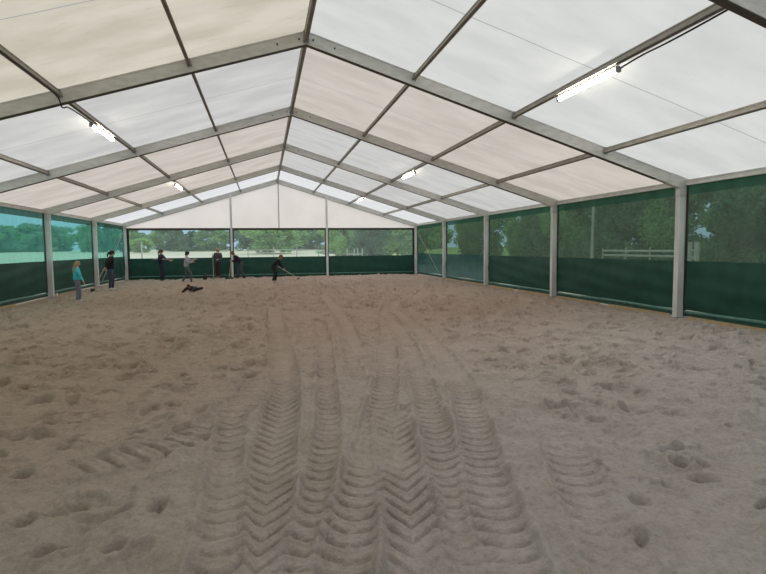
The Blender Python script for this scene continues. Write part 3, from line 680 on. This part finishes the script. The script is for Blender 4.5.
# ------------------------------------------------------------------ people
CM = {}
def cloth(c, rough=.85):
    k = tuple(c)
    if k not in CM: CM[k] = pbr('cloth_%d' % len(CM), c, tuple(x * .75 for x in c), rough, 0, 14, bump=.3)
    return CM[k]
SKIN = pbr('skin', (.62, .37, .27), (.55, .31, .23), .55, 0, 9)
EYE = pbr('eye_dark', (.03, .02, .02), rough=.3); LIP = pbr('lips', (.42, .16, .14), rough=.5)
def skin_mesh(name, islands, mat, parent, sub=2, smooth=True):
    """islands: list of (verts, edges, radii); the first vertex of each is its root"""
    V, E_, Rr, roots = [], [], [], []
    for vs, es, rs in islands:
        o = len(V); roots.append(o); V += [tuple(v) for v in vs]; E_ += [(a + o, b + o) for a, b in es]; Rr += rs
    me = bpy.data.meshes.new(name); me.from_pydata(V, E_, []); ob = bpy.data.objects.new(name, me); col.objects.link(ob)
    sk = ob.modifiers.new('skin', 'SKIN'); sk.use_smooth_shade = True
    if not me.skin_vertices: me.skin_vertices.new()
    lay = me.skin_vertices[0].data
    for i, r in enumerate(Rr): lay[i].radius = (r, r) if not isinstance(r, tuple) else r; lay[i].use_root = i in roots
    sb = ob.modifiers.new('sub', 'SUBSURF'); sb.levels = sub; sb.render_levels = sub
    dg = bpy.context.evaluated_depsgraph_get(); dg.update()
    me2 = bpy.data.meshes.new_from_object(ob.evaluated_get(dg)); bpy.data.objects.remove(ob); bpy.data.meshes.remove(me)
    me2.name = name
    for p in me2.polygons: p.use_smooth = True
    me2.materials.clear(); return obj(name, me2, mat, parent)
def chain(pts, rad): return (pts, [(i, i + 1) for i in range(len(pts) - 1)], rad)
def ik(a, b, l1, l2, pole):
    a, b = Vector(a), Vector(b); d = b - a; L = d.length
    if L > (l1 + l2) * .995: b = a + d.normalized() * (l1 + l2) * .995; d = b - a; L = d.length
    x = (l1 * l1 - l2 * l2 + L * L) / (2 * L); h = math.sqrt(max(0, l1 * l1 - x * x)); n = d.normalized()
    p = Vector(pole); p = (p - n * p.dot(n)).normalized()
    return a + n * x + p * h, b
def blob(name, parts, mat, parent):
    bm = B()
    for c, s, rot in parts:
        r = bmesh.ops.create_uvsphere(bm, u_segments=16, v_segments=10, radius=1, matrix=Matrix.Translation(c) @ (rot or Matrix()) @ Matrix.Diagonal((*s, 1)))
    for f in bm.faces: f.smooth = True
    return obj(name, bm, mat, parent)
def person(label, x, y, H, ang, hip, neck, look, hands, feet, jacket, trousers, shoe, hair, style, curl=35, knee=(1, 0, .1), puff=1., toes=0.):
    z = GH(x, y)
    t = empty('person', label, 'person', (x, y, z), None, math.radians(ang))
    hip, neck, look = Vector(hip), Vector(neck), Vector(look).normalized(); sp = (neck - hip).normalized()
    side = Vector((0, 1, 0)); side = (side - sp * side.dot(sp)).normalized()
    fwd = side.cross(sp).normalized()
    k = H
    waist = hip.lerp(neck, .38) - fwd * .006 * k; chest = hip.lerp(neck, .74) + fwd * .008 * k
    hc = neck + (sp * .6 + look * .25 + Vector((0, 0, .35))).normalized() * .085 * k   # head centre
    up = (hc - neck).normalized(); up = (up + Vector((0, 0, .4))).normalized(); lk = (look - up * look.dot(up)).normalized(); hs = up.cross(lk)
    V = [hip, waist, chest, neck, neck.lerp(hc, .45), hc - up * .012 * k, hc + up * .026 * k + lk * -.004 * k]
    Rd = [.052, .048, .066, .030, .030, .050, .052]; Ed = [(i, i + 1) for i in range(6)]
    jk = [hip - sp * .055 * k, waist, chest, neck - sp * .012 * k]; jr = [.094, .080 * puff, .088 * puff, .042]; je = [(0, 1), (1, 2), (2, 3)]
    tr = [hip + sp * .055 * k, hip - sp * .01 * k]; trr = [.074, .078]; te = [(0, 1)]
    isl = []
    for si, s in enumerate((1, -1)):
        sh = chest.lerp(neck, .55) + side * s * .098 * k
        hd = Vector(hands[si]); el, wr = ik(sh, hd, .165 * k, .145 * k, Vector((-.6, s * .5, -.8)))
        n = len(V); d = (wr - el).normalized(); pal = wr + d * .035 * k
        V += [sh, el, wr, pal]; Rd += [.026, .022, .017, (.024, .016)]; Ed += [(2, n), (n, n + 1), (n + 1, n + 2), (n + 2, n + 3)]
        m_ = len(jk); cuff = wr - d * .012 * k; jk += [sh, el, cuff]; jr += [.050 * puff, .037 * puff, .026]; je += [(2, m_), (m_, m_ + 1), (m_ + 1, m_ + 2)]
        # fingers and thumb of this hand
        w = d.cross(Vector((0, 0, 1)));  w = w.normalized() if w.length > .1 else Vector((0, 1, 0)); pn = w.cross(d) * -1   # palm normal points down-ish
        for q in range(4):
            o_ = (q - 1.5) * .0115 * k; L = (.040, .046, .043, .034)[q] * k; b0 = pal + d * .008 * k + w * o_; p1 = b0; pts = [p1]; c = math.radians(curl) * .5
            for sgm in (.45, .32, .23):
                dd = d * math.cos(c) + pn * math.sin(c); p1 = p1 + dd * L * sgm; pts.append(p1); c += math.radians(curl)
            isl.append(chain(pts, [.0062 * k, .0058 * k, .0052 * k, .0042 * k]))
        th = wr + d * .014 * k + w * s * .014 * k; isl.append(chain([th, th + (d * .6 + w * s * .7 + pn * .3).normalized() * .02 * k, th + (d * .85 + w * s * .45 + pn * .5).normalized() * .040 * k], [.0075 * k, .0068 * k, .005 * k]))
        # legs
        hp = hip + side * s * .047 * k - sp * .012 * k
        ft = Vector(feet[si]); kn, an = ik(hp, ft + Vector((0, 0, .045 * k)), .238 * k, .228 * k, knee if not isinstance(knee, dict) else knee[si])
        n = len(V); V += [hp, kn, an]; Rd += [.038, .030, .022]; Ed += [(0, n), (n, n + 1), (n + 1, n + 2)]
        n = len(tr); tr += [hp, hp.lerp(kn, .55), kn, kn.lerp(an, .5), an - (an - kn).normalized() * .01 * k]; trr += [.062, .054, .044, .040, .033]; te += [(1, n), (n, n + 1), (n + 1, n + 2), (n + 2, n + 3), (n + 3, n + 4)]
        shin = (an - kn).normalized(); fd = Vector((1, s * .15, 0)) if toes == 0 else Vector((math.cos(toes), 0, math.sin(toes)))
        fd = fd.normalized(); sl = an + (Vector((0, 0, -1)) if toes == 0 else shin) * .022 * k
        skin_mesh('shoe', [chain([an - shin * .025 * k, an + shin * .004 * k], [.030 * k, .030 * k]), chain([sl - fd * .028 * k, sl + fd * .03 * k, sl + fd * .085 * k], [(.026 * k, .024 * k), (.028 * k, .023 * k), (.024 * k, .016 * k)])], shoe, t, 1)
    Rd = [tuple(q * k for q in r) if isinstance(r, tuple) else r * k for r in Rd]
    # nose and ears
    nose = hc + lk * .050 * k - up * .008 * k
    isl.append(chain([nose + up * .012 * k - lk * .006 * k, nose + lk * .008 * k - up * .004 * k], [.006 * k, .008 * k]))
    for s in (1, -1): e0 = hc + hs * s * .051 * k - up * .004 * k; isl.append(chain([e0 + up * .012 * k, e0 - up * .012 * k], [.007 * k, .006 * k]))
    body = skin_mesh('body', [(V, Ed, Rd)] + isl, SKIN, t)
    for s in (1, -1): blob('eye', [(hc + lk * .047 * k + hs * s * .020 * k + up * .006 * k, (.007 * k,) * 3, None)], EYE, t)
    rotm = Matrix((lk, hs, up)).transposed().to_4x4()
    blob('mouth', [(hc + lk * .046 * k - up * .028 * k, (.006 * k, .016 * k, .004 * k), rotm)], LIP, t)
    skin_mesh('jacket', [(jk, je, [r * k for r in jr])], jacket, t)
    skin_mesh('trousers', [(tr, te, [r * k for r in trr])], trousers, t)
    # hair: a cap over the back and top, then the style's length
    hp_ = [(hc - lk * .014 * k + up * .016 * k, (.058 * k, .060 * k, .056 * k), rotm), (hc - lk * .030 * k - up * .012 * k, (.040 * k, .052 * k, .050 * k), rotm)]
    if style == 'hat': hp_ = [(hc - lk * .004 * k + up * .022 * k, (.066 * k, .064 * k, .056 * k), rotm), (hc - lk * .030 * k - up * .02 * k, (.036 * k, .052 * k, .045 * k), rotm)]
    h = blob('hat' if style == 'hat' else 'hair', hp_, hair, t)
    if style == 'long':
        b0 = hc - lk * .045 * k
        skin_mesh('hair', [chain([b0 + up * .03 * k, b0 - up * .05 * k - lk * .012 * k, b0 - up * .16 * k - lk * .022 * k, b0 - up * .27 * k - lk * .012 * k], [(.05 * k, .04 * k), (.062 * k, .035 * k), (.055 * k, .030 * k), (.03 * k, .015 * k)])], hair, h)
    if style == 'tail':
        b0 = hc - lk * .055 * k + up * .01 * k
        skin_mesh('ponytail', [chain([b0, b0 - lk * .03 * k - up * .01 * k, b0 - lk * .04 * k - up * .07 * k, b0 - lk * .03 * k - up * .13 * k], [.014 * k, .022 * k, .022 * k, .008 * k])], hair, h)
    if style == 'bob':
        b0 = hc - lk * .03 * k - up * .03 * k
        skin_mesh('hair', [chain([b0 + up * .03 * k, b0 - up * .045 * k], [(.058 * k, .04 * k), (.055 * k, .035 * k)])], hair, h)
    def world(p): return Matrix.Translation((x, y, z)) @ Matrix.Rotation(math.radians(ang), 4, 'Z') @ Vector(p)
    return t, world
def rake(kind, a, b, lab, hd=.42, mat=None, teeth=True, headdir=None):
    """a = top of the handle, b = where the head meets the sand (world points)"""
    a, b = Vector(a), Vector(b); t = empty(kind, lab, 'tool', b)
    mat = mat or cloth((.62, .55, .42), .6)
    bm = B(); tube(bm, a - b, Vector((0, 0, .03)), .014, 8); obj('handle', bm, mat, t)
    hv = Vector(headdir).normalized() if headdir else Vector((0, 1, 0))
    if kind == 'rake':
        bm = B(); tube(bm, hv * hd / 2 + Vector((0, 0, .035)), -hv * hd / 2 + Vector((0, 0, .035)), .013, 6); h = obj('head', bm, M['bolt'], t)
        for i in range(11):
            bm = B(); p = hv * hd * (i / 10 - .5); tube(bm, p + Vector((0, 0, .035)), p + Vector((.0, 0, -.04)), .006, 5, .003); obj('tooth', bm, M['bolt'], h)
    elif kind == 'broom':
        bm = B(); q = hv.to_track_quat('X', 'Z').to_matrix(); box(bm, (0, 0, .065), (hd, .06, .04), q, .008); h = obj('head', bm, cloth((.10, .07, .05)), t)
        bm = B(); box(bm, (0, 0, .01), (hd * .96, .07, .09), q, .01); obj('bristles', bm, M['dark'], h)
    return t
BLACK = cloth((.016, .014, .020)); NAVY = cloth((.022, .024, .045)); JEAN = cloth((.05, .06, .10)); GREYT = cloth((.10, .12, .12)); LGREY = cloth((.46, .42, .46)); TURQ = cloth((.08, .66, .74))
PALEJ = cloth((.20, .21, .26)); MARO = cloth((.055, .022, .028)); SLATE = cloth((.075, .08, .095)); BROWNH = cloth((.10, .04, .022)); BLOND = cloth((.50, .36, .20)); DARKH = cloth((.03, .017, .013)); REDH = cloth((.22, .075, .035))
WHITE = cloth((.62, .60, .58)); BSH = cloth((.02, .02, .022)); TAN = cloth((.34, .27, .20)); BRB = cloth((.12, .05, .03))
person('girl with long blond hair in a turquoise top and grey jeans by the left wall', -6.35, 17.7, 1.30, 15, (0, 0, .675), (.02, 0, 1.05), (1, -.25, -.1),
       ((.16, .14, .62), (.20, -.17, .58)), ((.05, .07, 0), (-.02, -.06, 0)), TURQ, PALEJ, WHITE, BLOND, 'long', 20)
t, W = person('person in a puffy black jacket and jeans with ponytail near the left wall', -6.42, 21.6, 1.55, 10, (0, 0, .805), (.05, 0, 1.26), (1, -.1, -.35),
       ((-.10, .18, .86), (-.13, -.20, .84)), ((.05, .08, 0), (-.04, -.08, 0)), BLACK, JEAN, WHITE, DARKH, 'tail', 70, puff=1.28)
a = W((-.15, -.24, .88)); rake('broom', a, (-6.98, 21.35, GH(-6.98, 21.35) + .005), 'pale-handled broom held low behind the person in the puffy black jacket', .3)
t, W = person('person in navy clothes holding a stick out level, leftmost at the gable', -5.87, 28.6, 1.62, -8, (0, 0, .84), (.0, 0, 1.32), (1, -.1, -.2),
       ((.40, .08, 1.02), (.16, -.16, 1.08)), ((.04, .07, 0), (-.02, -.07, 0)), NAVY, NAVY, BSH, BROWNH, 'tail', 75, puff=1.1)
o = empty('wooden_stick', 'pale stick held level by the person in navy clothes', 'stick', (-5.80, 28.42, GH(-5.87, 28.6) + 1.05))
bm = B(); tube(bm, (-.42, -.02, .05), (.50, .06, -.02), .013); obj('shaft', bm, cloth((.62, .55, .42), .6), o); bm = B(); tube(bm, (.50, .06, -.02), (.55, .065, -.024), .022); obj('tip', bm, TAN, o)
person('person in pale grey top and black hat striding with one arm out', -4.47, 27.1, 1.56, 5, (0, 0, .76), (.02, 0, 1.25), (1, .15, -.05),
       ((.40, .05, 1.10), (.30, -.14, .98)), ((-.20, .06, 0), (.20, -.06, 0)), LGREY, GREYT, BSH, BSH, 'hat', 40, puff=1.05)
t, W = person('blond person in slate jacket and maroon trousers standing with a pale pole', -3.14, 28.85, 1.62, -115, (0, 0, .84), (.0, 0, 1.32), (1, -.2, -.2),
       ((.22, .12, .98), (.26, -.14, 1.16)), ((.05, .07, 0), (-.04, -.09, 0)), SLATE, MARO, TAN, BLOND, 'bob', 80)
a = W((.30, -.12, 1.30)); b = W((.32, -.10, 0)); b.z = GH(b.x, b.y) + .005; rake('broom', a, b, 'pale pole broom upright in front of the blond person in slate jacket', .36, None, headdir=(1, .3, 0))
t, W = person('person with reddish hair in dark jacket leaning forward beside the slim gable post', -2.0, 28.35, 1.62, 180, (-.05, 0, .80), (.30, 0, 1.18), (.9, 0, -.5),
       ((.44, .07, .92), (.40, -.10, .84)), ((-.20, .06, 0), (.14, -.06, 0)), BLACK, SLATE, BSH, REDH, 'bob', 80)
rake('broom', W((.45, .0, 1.0)), (-2.56, 28.2, GH(-2.56, 28.2) + .005), 'broom pushed along the sand by the person leaning at the slim gable post', .42, None, headdir=(1, .2, 0))
t, W = person('person in black bending low over a long-handled rake', -.36, 25.9, 1.60, -5, (-.03, 0, .80), (.26, 0, 1.12), (.8, 0, -.7),
       ((.40, .06, .66), (.52, -.03, .58)), ((.04, .08, 0), (-.06, -.08, 0)), BLACK, BLACK, BSH, REDH, 'bob', 80)
rake('rake', W((.20, .0, .78)), (.80, 26.2, GH(.80, 26.2) + .015), 'long-handled rake reaching forward over the sand from the bending person', .42, None, headdir=(.3, 1, 0))
person('child in black lying on the sand, propped on both arms', -3.40, 19.8, 1.02, -106, (-.42, 0, .12), (.02, 0, .22), (1, -.25, .1),
       ((.30, .20, .03), (.26, -.22, .03)), ((-.80, .10, .06), (-.74, -.10, .08)), BLACK, BLACK, BRB, BROWNH, 'bob', 20, knee={0: (0, 1, .3), 1: (0, -1, .3)}, puff=1.3, toes=2.2)
# small things on the sand
t = empty('bucket', 'small black bucket on the sand before the gable, between two standing people', 'bucket', (-3.75, 28.2, GH(-3.75, 28.2)))
bm = B(); r_ = bmesh.ops.create_cone(bm, cap_ends=True, segments=20, radius1=.09, radius2=.12, depth=.2, matrix=Matrix.Translation((0, 0, .1)))
bmesh.ops.delete(bm, geom=[f for f in bm.faces if f.normal.z > .9 and len(f.verts) > 8], context='FACES'); obj('shell', bm, M['dark'], t)
bm = B(); pts = [Vector((.12 * math.cos(a), 0, .2 + .12 * math.sin(a))) for a in np.linspace(0, math.pi, 10)]
for a, b in zip(pts, pts[1:]): tube(bm, a, b, .004, 5)
obj('bail', bm, M['steel'], t)
bm = B(); tube(bm, (0, 0, 0), (0, 0, .10), .035, 12, .028); tube(bm, (0, 0, .10), (0, 0, .125), .018, 10)
o = obj('plastic_bottle', bm, M['white_pl']); o.location = (-7.52, 19.45, GH(-7.52, 19.45) + .0); tag(o, 'tiny white plastic bottle at the foot of the third left post', 'bottle')
